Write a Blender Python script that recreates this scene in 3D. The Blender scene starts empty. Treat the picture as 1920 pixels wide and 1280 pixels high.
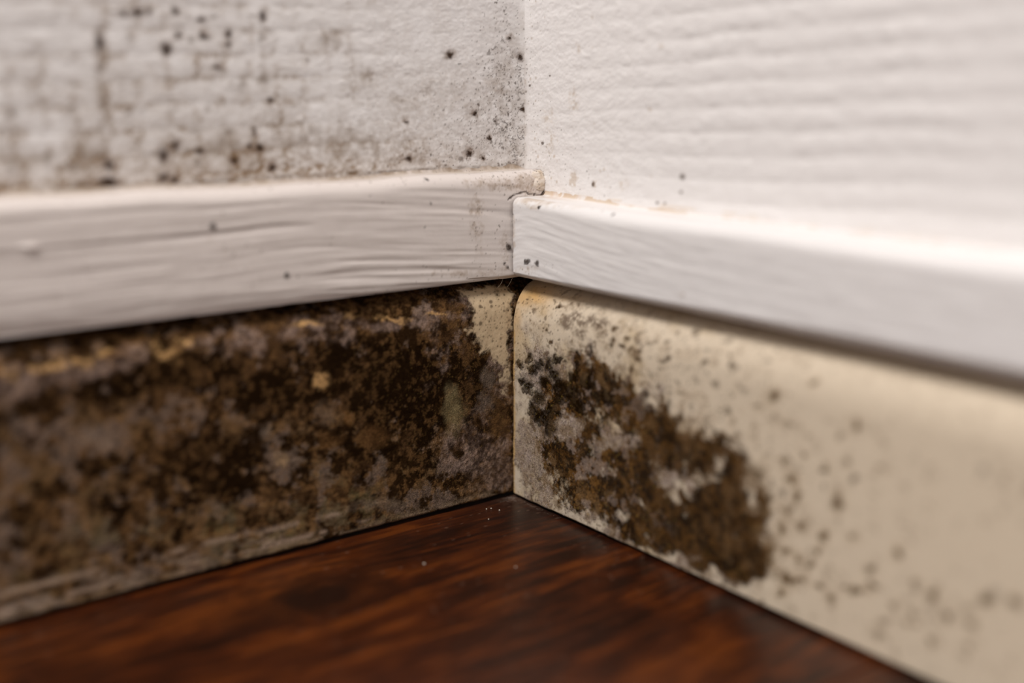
import bpy, math, random
import numpy as np
from mathutils import Vector

# ------------------------------------------------------------------ camera, light, exposure
S = bpy.context.scene
COL = S.collection
F_PX = 2195.0                                   # focal length in pixels of the 1920 px wide frame
PITCH = math.atan(480 / F_PX)
YAW = math.radians(52.86)
DIST = 0.35
BASE_R, BASE_L = 0.011, 0.008                   # thickness of the skirting tiles
TRIM_R, TRIM_L = 0.0124, 0.0095                  # thickness of the painted battens
CAM_H = DIST * math.tan(PITCH + math.atan(290 / F_PX))
FH = np.array([math.cos(YAW), math.sin(YAW), 0.0])
CAM = np.array([-BASE_R, -BASE_L, 0.0]) - DIST * FH
CAM[2] = CAM_H
FW = np.array([FH[0] * math.cos(PITCH), FH[1] * math.cos(PITCH), -math.sin(PITCH)])
RT = np.cross(FW, [0, 0, 1.0]); RT /= np.linalg.norm(RT)
UP = np.cross(RT, FW)

cd = bpy.data.cameras.new('camera')
cam = bpy.data.objects.new('camera', cd); COL.objects.link(cam)
cam.location = CAM
cam.rotation_euler = Vector(FW).to_track_quat('-Z', 'Y').to_euler()
cd.sensor_width = 36.0
cd.lens = F_PX / 1920 * 36
cd.clip_start = 0.005
cd.dof.use_dof = True
cd.dof.focus_distance = 0.352
cd.dof.aperture_fstop = 3.4
S.camera = cam

W = bpy.data.worlds.new('world'); S.world = W; W.use_nodes = True
bg = W.node_tree.nodes['Background']
bg.inputs[0].default_value = (1.0, 0.965, 0.95, 1)
bg.inputs[1].default_value = 0.25

def area(name, loc, target, size, power, color):
    l = bpy.data.lights.new(name, 'AREA'); l.shape = 'DISK'; l.size = size; l.energy = power; l.color = color
    o = bpy.data.objects.new(name, l); COL.objects.link(o); o.location = loc
    o.rotation_euler = (Vector(target) - Vector(loc)).to_track_quat('-Z', 'Y').to_euler()
    return o
area('ceiling_lamp_light', (-1.18, -0.70, 1.72), (-0.05, -0.05, 0.08), 0.55, 38, (1.0, 0.95, 0.91))

vs = S.view_settings
vs.view_transform = 'Standard'; vs.look = 'None'; vs.gamma = 1.0; vs.use_curve_mapping = False
vs.exposure = 0.0

# ------------------------------------------------------------------ helpers
def pix(x, y, axis, val):
    """photo pixel -> point on the plane axis = val"""
    v = FW + RT * (x - 960) / F_PX - UP * (y - 640) / F_PX
    return CAM + v * (val - CAM[axis]) / v[axis]

def srgb(r, g, b, k=1.0):
    c = np.array([r, g, b], float) / 255
    return np.where(c <= 0.04045, c / 12.92, ((c + 0.055) / 1.055) ** 2.4) * k

def _hash(ix, iy, seed):
    h = (ix.astype(np.int64) * 374761393 + iy.astype(np.int64) * 668265263 + seed * 1442695041) & 0xFFFFFFFF
    h = ((h ^ (h >> 13)) * 1274126177) & 0xFFFFFFFF
    h = ((h ^ (h >> 16)) * 2246822519) & 0xFFFFFFFF
    return ((h ^ (h >> 15)) & 0xFFFFFF) / float(0xFFFFFF)

def noise(x, y, seed=0):
    x = np.asarray(x, float); y = np.asarray(y, float)
    ix = np.floor(x); iy = np.floor(y); fx = x - ix; fy = y - iy
    fx = fx * fx * fx * (fx * (fx * 6 - 15) + 10); fy = fy * fy * fy * (fy * (fy * 6 - 15) + 10)
    a = _hash(ix, iy, seed); b = _hash(ix + 1, iy, seed); c = _hash(ix, iy + 1, seed); d = _hash(ix + 1, iy + 1, seed)
    return (a * (1 - fx) + b * fx) * (1 - fy) + (c * (1 - fx) + d * fx) * fy

def fbm(x, y, scale, octv=4, seed=0, gain=0.55):
    x = np.asarray(x) / scale; y = np.asarray(y) / scale
    s = 0; amp = 1; tot = 0
    for o in range(octv):
        ca, sa = math.cos(0.7 * o), math.sin(0.7 * o)
        s = s + amp * noise(x * ca - y * sa + 17.3 * o, x * sa + y * ca - 9.1 * o, seed + o * 31)
        tot += amp; amp *= gain; x = x * 2.03; y = y * 2.03
    s = s / tot
    return np.clip((s - 0.5) * 1.6 + 0.5, 0, 1)

def sstep(a, b, x):
    t = np.clip((x - a) / (b - a), 0, 1)
    return t * t * (3 - 2 * t)

def specks(U, V, cell, density, rmin, rmax, seed=0, soft=0.35):
    gx = np.floor(U / cell); gy = np.floor(V / cell); out = np.zeros_like(U)
    for dx in (-1, 0, 1):
        for dy in (-1, 0, 1):
            cx, cy = gx + dx, gy + dy
            px = (cx + 0.15 + 0.7 * _hash(cx, cy, seed + 1)) * cell
            py = (cy + 0.15 + 0.7 * _hash(cx, cy, seed + 2)) * cell
            r = rmin + (rmax - rmin) * _hash(cx, cy, seed + 3) ** 3
            on = _hash(cx, cy, seed + 4) < density
            d = np.hypot(U - px, V - py) / r
            out = np.maximum(out, on * (0.55 + 0.45 * _hash(cx, cy, seed + 5)) * sstep(1.0 + soft, 1.0 - soft, d))
    return out

def over(c, color, m):
    m = np.clip(m, 0, 1)[..., None]
    return c * (1 - m) + np.asarray(color) * m

def lerp(a, b, t):
    t = np.clip(t, 0, 1)[..., None]
    return np.asarray(a) * (1 - t) + np.asarray(b) * t

class Face:
    """a vertical face (axis 0: right hand side, axis 1: left hand side) with coordinates in mm: along the wall, up"""
    def __init__(self, axis, val):
        self.axis, self.val = axis, val
    def uv(self, x, y):
        p = pix(x, y, self.axis, self.val) * 1000
        return np.array([-p[1] if self.axis == 0 else -p[0], p[2]])
    def ell(self, U, V, x, y, rx, ry=None, rot=0.0):
        """normalised distance from an ellipse given in photo pixels and laid on the face"""
        ry = rx if ry is None else ry
        c0 = self.uv(x, y); k, s = math.cos(math.radians(rot)), math.sin(math.radians(rot))
        A = np.column_stack([self.uv(x + rx * k, y + rx * s) - c0, self.uv(x - ry * s, y + ry * k) - c0])
        M = np.linalg.inv(A)
        du, dv = U - c0[0], V - c0[1]
        return np.hypot(M[0, 0] * du + M[0, 1] * dv, M[1, 0] * du + M[1, 1] * dv)
    def level(self, U, V, blobs, power=2.0):
        """soft coverage of many ellipses (x, y, rx, ry[, strength[, rot]])"""
        out = np.zeros_like(U)
        for b in blobs:
            st = b[4] if len(b) > 4 else 1.0
            out = np.maximum(out, st * np.exp(-0.7 * self.ell(U, V, *b[:4], rot=b[5] if len(b) > 5 else 0) ** power))
        return out

def union(f, U, V, blobs, power=2.0):
    """soft coverage of many ellipses, growing together where they meet"""
    out = np.ones_like(U)
    for b in blobs:
        st = min(0.98, b[4] if len(b) > 4 else 0.95)
        out *= 1 - st * np.exp(-0.7 * f.ell(U, V, *b[:4], rot=b[5] if len(b) > 5 else 0) ** power)
    return 1 - out

def axis_steps(parts, end, growth=1.12, maxstep=0.12, start=0.0):
    """grid positions: fine steps (until, step) first, then growing steps"""
    xs = [start]
    st = parts[0][1]
    for until, step in parts:
        n = max(1, int(round((until - xs[-1]) / step)))
        a = xs[-1]
        xs += [a + (until - a) * (i + 1) / n for i in range(n)]
        st = step
    while xs[-1] < end:
        st = min(st * growth, maxstep)
        xs.append(min(xs[-1] + st, end))
    return np.array(xs)

def mesh_from(name, verts, faces, mat, col=None, parent=None, smooth=True):
    me = bpy.data.meshes.new(name)
    faces = np.asarray(faces, np.int32); nf, k = faces.shape
    me.vertices.add(len(verts)); me.vertices.foreach_set('co', np.asarray(verts, np.float32).ravel())
    me.loops.add(nf * k); me.loops.foreach_set('vertex_index', faces.ravel())
    me.polygons.add(nf); me.polygons.foreach_set('loop_start', np.arange(0, nf * k, k, dtype=np.int32))
    me.update(calc_edges=True); me.validate()
    if smooth:
        me.polygons.foreach_set('use_smooth', np.ones(len(me.polygons), bool))
    if col is not None:
        at = me.attributes.new('Col', 'FLOAT_COLOR', 'POINT')
        c4 = np.ones((len(verts), 4), np.float32); c4[:, :3] = np.clip(col, 0, 1)
        at.data.foreach_set('color', c4.ravel())
    me.materials.append(mat)
    o = bpy.data.objects.new(name, me); COL.objects.link(o)
    if parent: o.parent = parent
    return o

def grid_normals(P):
    n = np.cross(np.gradient(P, axis=1), np.gradient(P, axis=0))
    return n / np.maximum(np.linalg.norm(n, axis=2, keepdims=True), 1e-12)

def grid_faces(nr, nc, flip=False):
    i = np.arange(nr * nc).reshape(nr, nc)
    q = np.stack([i[:-1, :-1], i[:-1, 1:], i[1:, 1:], i[1:, :-1]], -1).reshape(-1, 4)
    return q[:, ::-1] if flip else q

def grid_obj(name, P, col, mat, parent=None, flip=False):
    return mesh_from(name, P.reshape(-1, 3), grid_faces(*P.shape[:2], flip), mat, col.reshape(-1, 3), parent)

def lift_patch(name, P, N, col, mask, thr, height, mat, parent, flip=False, label=None):
    """the mould film itself: the part of a surface grid where mask > thr, raised by its own thickness"""
    nr, nc = mask.shape
    q = grid_faces(nr, nc, flip)
    m = mask.ravel()
    q = q[(m[q] > thr).all(axis=1)]
    if not len(q): return None
    ids, inv = np.unique(q.ravel(), return_inverse=True)
    h = 0.00002 + height * sstep(thr, min(1.0, thr + 0.4), m[ids])
    v = P.reshape(-1, 3)[ids] + N.reshape(-1, 3)[ids] * h[:, None]
    o = mesh_from(name, v, inv.reshape(-1, 4), mat, col.reshape(-1, 3)[ids], parent)
    if label: o['label'] = label
    return o

def structure(o, label, category):
    o['kind'] = 'structure'; o['label'] = label; o['category'] = category
    return o

# ------------------------------------------------------------------ materials
def surface_mat(name, rough=0.5, spec=0.4, grain=0.1, gscale=2600, bump=0.0, bscale=1800, coat=0.0, rough_var=0.0):
    m = bpy.data.materials.new(name); m.use_nodes = True
    nt = m.node_tree; N = nt.nodes; L = nt.links
    b = N['Principled BSDF']
    at = N.new('ShaderNodeAttribute'); at.attribute_name = 'Col'
    tc = N.new('ShaderNodeTexCoord')
    ns = N.new('ShaderNodeTexNoise'); ns.inputs['Scale'].default_value = gscale; ns.inputs['Detail'].default_value = 4
    L.new(tc.outputs['Object'], ns.inputs['Vector'])
    mr = N.new('ShaderNodeMapRange'); mr.inputs[1].default_value = 0.3; mr.inputs[2].default_value = 0.7
    mr.inputs[3].default_value = 1 - grain; mr.inputs[4].default_value = 1 + grain
    L.new(ns.outputs['Fac'], mr.inputs[0])
    mx = N.new('ShaderNodeVectorMath'); mx.operation = 'SCALE'
    L.new(at.outputs['Color'], mx.inputs[0]); L.new(mr.outputs[0], mx.inputs['Scale'])
    L.new(mx.outputs[0], b.inputs['Base Color'])
    b.inputs['Roughness'].default_value = rough
    b.inputs['Specular IOR Level'].default_value = spec
    b.inputs['Coat Weight'].default_value = coat
    if rough_var:
        r2 = N.new('ShaderNodeMapRange'); r2.inputs[3].default_value = rough - rough_var; r2.inputs[4].default_value = rough + rough_var
        n3 = N.new('ShaderNodeTexNoise'); n3.inputs['Scale'].default_value = 120
        L.new(tc.outputs['Object'], n3.inputs['Vector']); L.new(n3.outputs['Fac'], r2.inputs[0]); L.new(r2.outputs[0], b.inputs['Roughness'])
    if bump:
        n2 = N.new('ShaderNodeTexNoise'); n2.inputs['Scale'].default_value = bscale; n2.inputs['Detail'].default_value = 3
        L.new(tc.outputs['Object'], n2.inputs['Vector'])
        bp = N.new('ShaderNodeBump'); bp.inputs['Strength'].default_value = 1.0; bp.inputs['Distance'].default_value = bump
        L.new(n2.outputs['Fac'], bp.inputs['Height']); L.new(bp.outputs[0], b.inputs['Normal'])
    return m

def plain_mat(name, color, rough=0.6, noise_scale=900, var=0.25):
    m = bpy.data.materials.new(name); m.use_nodes = True
    nt = m.node_tree; N = nt.nodes; L = nt.links; b = N['Principled BSDF']
    tc = N.new('ShaderNodeTexCoord'); ns = N.new('ShaderNodeTexNoise'); ns.inputs['Scale'].default_value = noise_scale
    L.new(tc.outputs['Object'], ns.inputs['Vector'])
    cr = N.new('ShaderNodeValToRGB')
    cr.color_ramp.elements[0].color = (*[c * (1 - var) for c in color], 1); cr.color_ramp.elements[1].color = (*[min(1, c * (1 + var)) for c in color], 1)
    L.new(ns.outputs['Fac'], cr.inputs[0]); L.new(cr.outputs[0], b.inputs['Base Color'])
    b.inputs['Roughness'].default_value = rough
    return m

M_WALL = surface_mat('painted_woven_wallpaper', 0.55, 0.3, 0.03, 2500, 0.0001, 1300)
M_WALL_MOULD = surface_mat('mould_on_paint', 0.95, 0.0, 0.35, 3500, 0.0001, 3000)
M_TRIM = surface_mat('white_gloss_paint', 0.36, 0.45, 0.02, 2500, 0.00002, 900)
M_BASE = surface_mat('cream_glazed_skirting', 0.42, 0.4, 0.05, 2600, 0.00003, 1600)
M_MOULD = surface_mat('brown_black_mould', 0.95, 0.0, 0.5, 3000, 0.00018, 2600)
M_WOOD = surface_mat('varnished_dark_wood', 0.36, 0.33, 0.15, 1500, 0.00003, 700, rough_var=0.06)

# ------------------------------------------------------------------ walls
def weave(U, Z, tilt, seed):
    """height of the painted woven wallpaper in mm"""
    z = Z + tilt * U + 0.9 * (fbm(U, Z, 22, 2, seed) - 0.5)
    u = U + 1.6 * (fbm(U, Z, 18, 2, seed + 5) - 0.5)
    row = np.floor(z / 5.9)
    fz = np.abs(np.sin(np.pi * z / 5.9)) ** 0.8
    fu = np.abs(np.sin(np.pi * (u / 7.4 + 0.25 * (_hash(row, row * 0, seed + 2) - 0.5)))) ** 0.8
    amp = 0.45 + 0.9 * fbm(U, Z, 11, 3, seed + 9)
    return fz, fu, amp

STEPS_U = [(0.055, 0.00024), (0.175, 0.0005), (0.30, 0.0012)]

def wall_grid(side):
    R = 3.0; U0 = R * (1 - math.sqrt(0.5))
    us = axis_steps(STEPS_U, 3.0, start=U0 / 1000)
    zs = axis_steps([(0.09, 0.0045), (0.158, 0.0003), (0.24, 0.0012)], 2.5)
    U, Z = np.meshgrid(us * 1000, zs * 1000)
    near = sstep(330, 230, U) * sstep(250, 200, Z)
    fz, fu, amp = weave(U, Z, 0.02 if side == 'left' else -0.037, 3 if side == 'left' else 40)
    calm = sstep(8, 100, U) * 0.8 + 0.2                        # paint has filled the weave in the corner
    if side == 'left':
        h = (0.20 * fz + 0.14 * fu) * amp * calm
    else:
        h = (0.26 * fz + 0.05 * fu + 0.13 * fz * fu) * amp * calm
        h += 0.14 * (fbm(U + 0.9 * Z, Z * 3.2 - U, 9, 3, 77) - 0.5) * sstep(120, 20, U)
    h += 0.17 * (fbm(U, Z * 1.4, 3.0, 3, 12) - 0.5) + 0.09 * (fbm(U, Z * 2.2, 1.1, 2, 14) - 0.5)
    h = h * near * sstep(U0, U0 + 2.5, U)
    h += R - np.sqrt(np.maximum(R * R - np.maximum(R - U, 0) ** 2, 0))       # paint rounds the inner corner
    return U, Z, h, near, fz, fu

def build_walls():
    white = np.array([0.80, 0.775, 0.765])
    # ---- left
    U, Z, h, near, fz, fu = wall_grid('left')
    f = Face(1, 0.0)
    P = np.stack([-U / 1000, -h / 1000, Z / 1000], -1)
    col = np.ones(U.shape + (3,)) * white
    Uw = U + 2.0 * (fbm(U, Z, 4, 3, 51) - 0.5); Zw = Z + 2.0 * (fbm(U, Z, 4, 3, 61) - 0.5)
    Uf = U + 1.0 * (fbm(U, Z, 1.3, 3, 71) - 0.5); Zf = Z + 1.0 * (fbm(U, Z, 1.3, 3, 81) - 0.5)
    recess = 1 - np.minimum(fz, fu)
    rim = sstep(60, 5, Z - 100)
    # general grime: heavier towards the batten, held in the recesses of the weave
    g = (0.30 * rim * sstep(0.25, 0.75, fbm(U, Z, 14, 4, 5)) + 0.62 * sstep(117, 101, Z) * (0.35 + 0.65 * sstep(10, 50, U)) * fbm(U, Z, 9, 3, 8))
    g = g + 0.60 * sstep(0.22, 0.85, recess) * (0.35 + 0.65 * sstep(40, 110, U)) * sstep(0.38, 0.72, 0.5 * fbm(U, Z, 13, 3, 21) + 0.5 * fbm(U, Z, 3.5, 3, 22)) * sstep(15, 60, U)
    g = g + 0.12 * sstep(0.45, 0.8, fbm(U, Z, 6, 4, 23))
    g *= sstep(420, 120, U) * sstep(210, 130, Z)
    col = over(col, srgb(138, 114, 88), g * (0.55 + 0.9 * (fbm(U, Z, 0.9, 2, 31) - 0.3)))
    # wide tan blooms
    bl = f.level(Uw, Zw, [(620, 70, 26, 24, .6), (688, 147, 20, 24, .75), (810, 160, 22, 16, .5), (747, 187, 22, 18, .5), (843, 102, 14, 12, .6),
        (60, 300, 60, 40, .5), (160, 290, 50, 45, .6), (430, 280, 110, 45, .6), (560, 255, 90, 40, .55), (660, 265, 90, 45, .6), (760, 290, 70, 40, .45),
        (325, 270, 30, 40, .5), (495, 150, 12, 160, .5), (192, 200, 11, 150, .8), (310, 120, 10, 40, .5), (455, 160, 14, 60, .4), (75, 115, 20, 25, .4),
        (370, 50, 90, 40, .4), (250, 30, 50, 20, .4), (878, 215, 20, 30, .5), (890, 290, 40, 30, .5), (700, 10, 18, 12, .5), (450, 20, 12, 30, .5), (5, 110, 25, 12, .4)])
    bm_ = sstep(0.22, 0.75, bl * (0.55 + 0.9 * fbm(U, Z, 2.2, 4, 91)))
    col = over(col, srgb(128, 106, 82), 0.62 * bm_ * (0.6 + 0.5 * recess))
    # grey speckled bloom up the corner
    cb = f.level(Uw, Zw, [(948, 190, 36, 130, 1), (915, 250, 60, 70, .8), (960, 285, 30, 60, 1), (938, 120, 30, 70, .7), (890, 230, 30, 40, .6), (985, 210, 14, 160, .9), (850, 290, 60, 25, .5)])
    sp = np.maximum(specks(Uf, Zf, 0.7, 0.8 * cb, 0.09, 0.26, 7), specks(Uf + 3, Zf, 1.6, 0.45 * cb, 0.12, 0.55, 17))
    col = over(col, srgb(128, 108, 88), 0.55 * cb * fbm(U, Z, 1.5, 4, 15))
    col = over(col, srgb(66, 46, 30), 0.85 * sp)
    sp2 = specks(U, Z, 1.1, 0.35 * sstep(140, 100, Z) * sstep(300, 100, U), 0.10, 0.28, 27)
    col = over(col, srgb(112, 92, 72), 0.55 * sp2)
    # curling dark threads of mould near the corner
    ridge = 1 - np.abs(2 * fbm(U, Z, 2.6, 3, 33) - 1)
    col = over(col, srgb(48, 34, 22), 0.9 * sstep(0.90, 0.97, ridge) * f.level(Uw, Zw, [(953, 235, 20, 14, 1), (970, 270, 16, 32, 1), (978, 180, 9, 60, .8)]))
    # dark line of dirt where the batten meets the wallpaper
    ln = np.exp(-((Z - 102.6 - 0.5 * (fbm(U, Z * 0, 12, 3, 2) - 0.5)) / 0.6) ** 2)
    col = over(col, srgb(96, 76, 56), ln * (0.25 + 0.5 * sstep(0.35, 0.75, fbm(U, Z, 5, 4, 4))) * sstep(400, 200, U))
    # separate dark mould spots
    dark = [(185, 78, 7, 16), (310, 91, 9, 10), (203, 308, 8, 8), (202, 342, 20, 8), (305, 291, 9, 12), (328, 272, 7, 7), (307, 332, 9, 9), (327, 338, 8, 6),
        (257, 23, 11, 6), (278, 23, 6, 7), (230, 25, 8, 5), (328, 22, 8, 6), (375, 37, 6, 5), (492, 28, 6, 9), (332, 68, 7, 5), (382, 67, 8, 7), (428, 64, 7, 6),
        (428, 82, 5, 5), (407, 127, 8, 5), (485, 277, 7, 7), (467, 273, 4, 4), (437, 300, 6, 6), (477, 247, 4, 7), (508, 314, 6, 6), (373, 286, 6, 6), (505, 188, 4, 4),
        (575, 115, 3, 4), (843, 101, 8, 7), (955, 70, 6, 5), (974, 107, 5, 8), (978, 203, 5, 4), (929, 228, 3, 3), (917, 258, 4, 4), (878, 286, 7, 8), (905, 295, 4, 5),
        (763, 295, 8, 5), (760, 227, 5, 4), (727, 313, 2.5, 2.5), (820, 327, 2.5, 2.5), (890, 213, 6, 6)]
    soft = [(357, 72, 9, 9), (353, 28, 8, 7), (490, 72, 7, 12), (187, 125, 9, 9), (193, 207, 8, 8), (235, 68, 8, 6), (390, 202, 10, 8), (320, 202, 12, 8), (430, 157, 7, 6), (497, 150, 8, 8),
        (450, 157, 10, 9), (373, 300, 8, 8), (160, 345, 30, 7), (130, 210, 14, 8), (40, 65, 25, 5), (70, 165, 40, 4), (150, 160, 30, 4), (20, 215, 25, 6), (210, 15, 12, 5), (100, 22, 30, 4), (400, 25, 9, 6), (470, 24, 6, 5),
        (250, 160, 25, 4), (330, 157, 14, 4), (270, 205, 9, 7), (240, 205, 9, 5), (430, 245, 14, 8), (370, 243, 20, 5), (130, 310, 20, 10), (90, 300, 12, 14), (20, 320, 14, 14), (280, 290, 14, 8)]
    sm = np.zeros_like(U)
    for b in soft:
        sm = np.maximum(sm, sstep(1.3, 0.25, f.ell(Uw, Zw, *b)) * 0.75)
    col = over(col, srgb(98, 78, 58), 0.75 * sm * (0.5 + 0.6 * fbm(U, Z, 1.2, 3, 44)))
    dm = np.zeros_like(U); halo = np.zeros_like(U); each = []
    for b in dark:
        d = f.ell(Uf, Zf, b[0], b[1], b[2] * (0.8 if b[0] > 560 else 1), b[3] * (0.8 if b[0] > 560 else 1))
        m = sstep(1.35, 0.45, d)
        dm = np.maximum(dm, np.maximum(m, 0.4 * sstep(2.3, 0.8, d) * sstep(0.3, 0.7, fbm(U, Z, 0.8, 3, 46))))
        halo = np.maximum(halo, sstep(2.6, 0.7, d))
        each.append(m)
    col = over(col, srgb(126, 92, 60), 0.45 * halo * (0.4 + 0.8 * fbm(U, Z, 1.5, 3, 47)))
    col = over(col, srgb(46, 27, 13), 0.95 * dm)
    wl = structure(grid_obj('wall_left', P, col, M_WALL, flip=True), 'white painted woven wallpaper spotted with dark mould above the batten', 'wall')
    N = grid_normals(P); N *= np.sign(-N[..., 1:2] + 1e-9)
    for m in each:
        lift_patch('mould_spot', P, N, col, m, 0.30, 0.00022, M_WALL_MOULD, wl, True)
    # ---- right
    U, Z, h, near, fz, fu = wall_grid('right')
    f = Face(0, 0.0)
    P = np.stack([-h / 1000, -U / 1000, Z / 1000], -1)
    col = np.ones(U.shape + (3,)) * np.array([0.83, 0.805, 0.795])
    cb = f.level(U, Z, [(992, 200, 16, 180, .9), (1010, 300, 22, 60, .9), (1060, 330, 50, 45, .4), (1130, 350, 80, 20, .3)])
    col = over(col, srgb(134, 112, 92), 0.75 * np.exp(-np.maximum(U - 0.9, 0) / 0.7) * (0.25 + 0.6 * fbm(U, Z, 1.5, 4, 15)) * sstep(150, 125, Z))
    col = over(col, srgb(165, 138, 104), 0.5 * specks(U, Z, 1.5, 0.35 * cb + 0.02 * sstep(60, 10, U), 0.12, 0.5, 5))
    col = over(col, srgb(84, 64, 46), 0.8 * specks(U, Z, 0.9, 0.30 * cb, 0.10, 0.25, 15))
    col = over(col, srgb(175, 148, 112), 0.45 * sstep(0.3, 0.8, f.level(U, Z, [(1075, 190, 14, 30, .6), (1085, 90, 8, 18, .5), (1030, 220, 20, 30, .5), (1075, 335, 9, 16, .9), (1115, 344, 5, 8, 1), (1170, 345, 14, 18, .5), (1035, 270, 15, 40, .5), (1240, 86, 4, 6, .9), (1218, 205, 5, 4, .7)]) * (0.5 + fbm(U, Z, 1.0, 3, 3))))
    each = []
    for b in [(1018, 268, 3, 3), (1280, 331, 5, 6), (1113, 345, 3, 5), (1031, 142, 1.8, 1.8), (994, 160, 2, 2.2), (1278, 360, 3, 3), (1233, 380, 3, 3), (1247, 381, 2.5, 2.5), (960, 5, 3, 4)]:
        m = sstep(1.4, 0.4, f.ell(U, Z, *b)); each.append(m); col = over(col, srgb(80, 58, 40), 0.85 * m)
    ln = np.exp(-((Z - 94.9) / 0.35) ** 2) * sstep(0.35, 0.6, fbm(U, U * 0, 7, 3, 14)) * sstep(200, 60, U)
    col = over(col, srgb(196, 160, 108), 0.35 * ln)
    wr = structure(grid_obj('wall_right', P, col, M_WALL), 'nearly clean white painted woven wallpaper with horizontal ribs', 'wall')
    N = grid_normals(P); N *= np.sign(-N[..., 0:1] + 1e-9)
    for m in each:
        lift_patch('mould_spot', P, N, col, m, 0.35, 0.00015, M_WALL_MOULD, wr)

# ------------------------------------------------------------------ profiles
def line(a, b, n):
    t = np.linspace(0, 1, n, endpoint=False)[:, None]
    return (1 - t) * a + t * b

def trim_profile(T, ztop, zbot, r, c, cin):
    """(depth, height) around the batten, from the wall over the top and the front to the underside, mm"""
    a = np.linspace(0, np.pi / 2, 7)[:-1]
    out = [np.column_stack([1.5 - 1.5 * np.cos(a), ztop + 1.5 - 1.5 * np.sin(a)]),
           line(np.array([1.5, ztop]), np.array([T - r, ztop]), 16)]
    a = np.linspace(0, np.pi / 2, 21)[:-1]
    out.append(np.column_stack([T - r + r * np.sin(a), ztop - r + r * np.cos(a)]))
    out.append(line(np.array([T, ztop - r]), np.array([T, zbot + c]), 70))
    t = np.linspace(0, 1, 22)[:-1, None]
    p0, p1, p2 = np.array([T, zbot + c]), np.array([T - 0.33 * cin, zbot + 0.42 * c]), np.array([T - cin, zbot])
    out.append((1 - t) ** 2 * p0 + 2 * t * (1 - t) * p1 + t * t * p2)
    out.append(line(np.array([T - cin, zbot]), np.array([-0.2, zbot + 0.3]), 10))
    out.append(np.array([[-0.2, zbot + 0.3]]))
    return np.vstack(out)

def base_profile(T, ztop, zround, zbot):
    a = np.linspace(0, np.pi / 2, 54)
    out = [line(np.array([-0.2, ztop]), np.array([0.5, ztop]), 4),
           np.column_stack([0.5 + (T - 0.5) * np.sin(a) ** 0.9, zround + (ztop - zround) * np.cos(a) ** 0.9])[:-1],
           line(np.array([T, zround]), np.array([T, zbot + 0.7]), 190)]
    a = np.linspace(0, np.pi / 2, 6)
    out.append(np.column_stack([T - 0.7 + 0.7 * np.cos(a), zbot + 0.7 - 0.7 * np.sin(a)]))
    out.append(line(np.array([T - 0.9, zbot]), np.array([-0.2, zbot]), 4))
    return np.vstack(out)

def sweep(profiles, us, side):
    """profiles: (n, m, 2) for each u, mm -> surface grid (m rows, n columns)"""
    T = profiles[..., 0].T; Z = profiles[..., 1].T
    U = np.broadcast_to(us * 1000, T.shape)
    P = np.stack([-U, -T, Z], -1) if side == 'left' else np.stack([-T, -U, Z], -1)
    return P / 1000, U.copy(), T.copy(), Z.copy()

def outward(P):
    n = grid_normals(P)
    return n

def with_caps(name, P, col, mat, flip, first=True):
    """surface grid plus a closed end at its first column"""
    nr, nc = P.shape[:2]
    q = grid_faces(nr, nc, flip)
    V = P.reshape(-1, 3); C = col.reshape(-1, 3)
    ring = np.arange(nr) * nc
    c0 = len(V)
    cen = V[ring].mean(axis=0)
    V = np.vstack([V, cen]); C = np.vstack([C, C[ring].mean(axis=0)])
    nxt = np.roll(ring, -1)
    caps = np.stack([ring, nxt, np.full(nr, c0), np.full(nr, c0)], -1)
    me_faces = q
    o = mesh_from(name, V, me_faces, mat, C)
    # closing fan as triangles
    import bmesh
    bm = bmesh.new(); bm.from_mesh(o.data); bm.verts.ensure_lookup_table()
    for a, b in zip(ring, nxt):
        try: bm.faces.new((bm.verts[a], bm.verts[b], bm.verts[c0]) if flip else (bm.verts[b], bm.verts[a], bm.verts[c0]))
        except ValueError: pass
    bm.to_mesh(o.data); bm.free()
    return o

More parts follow.
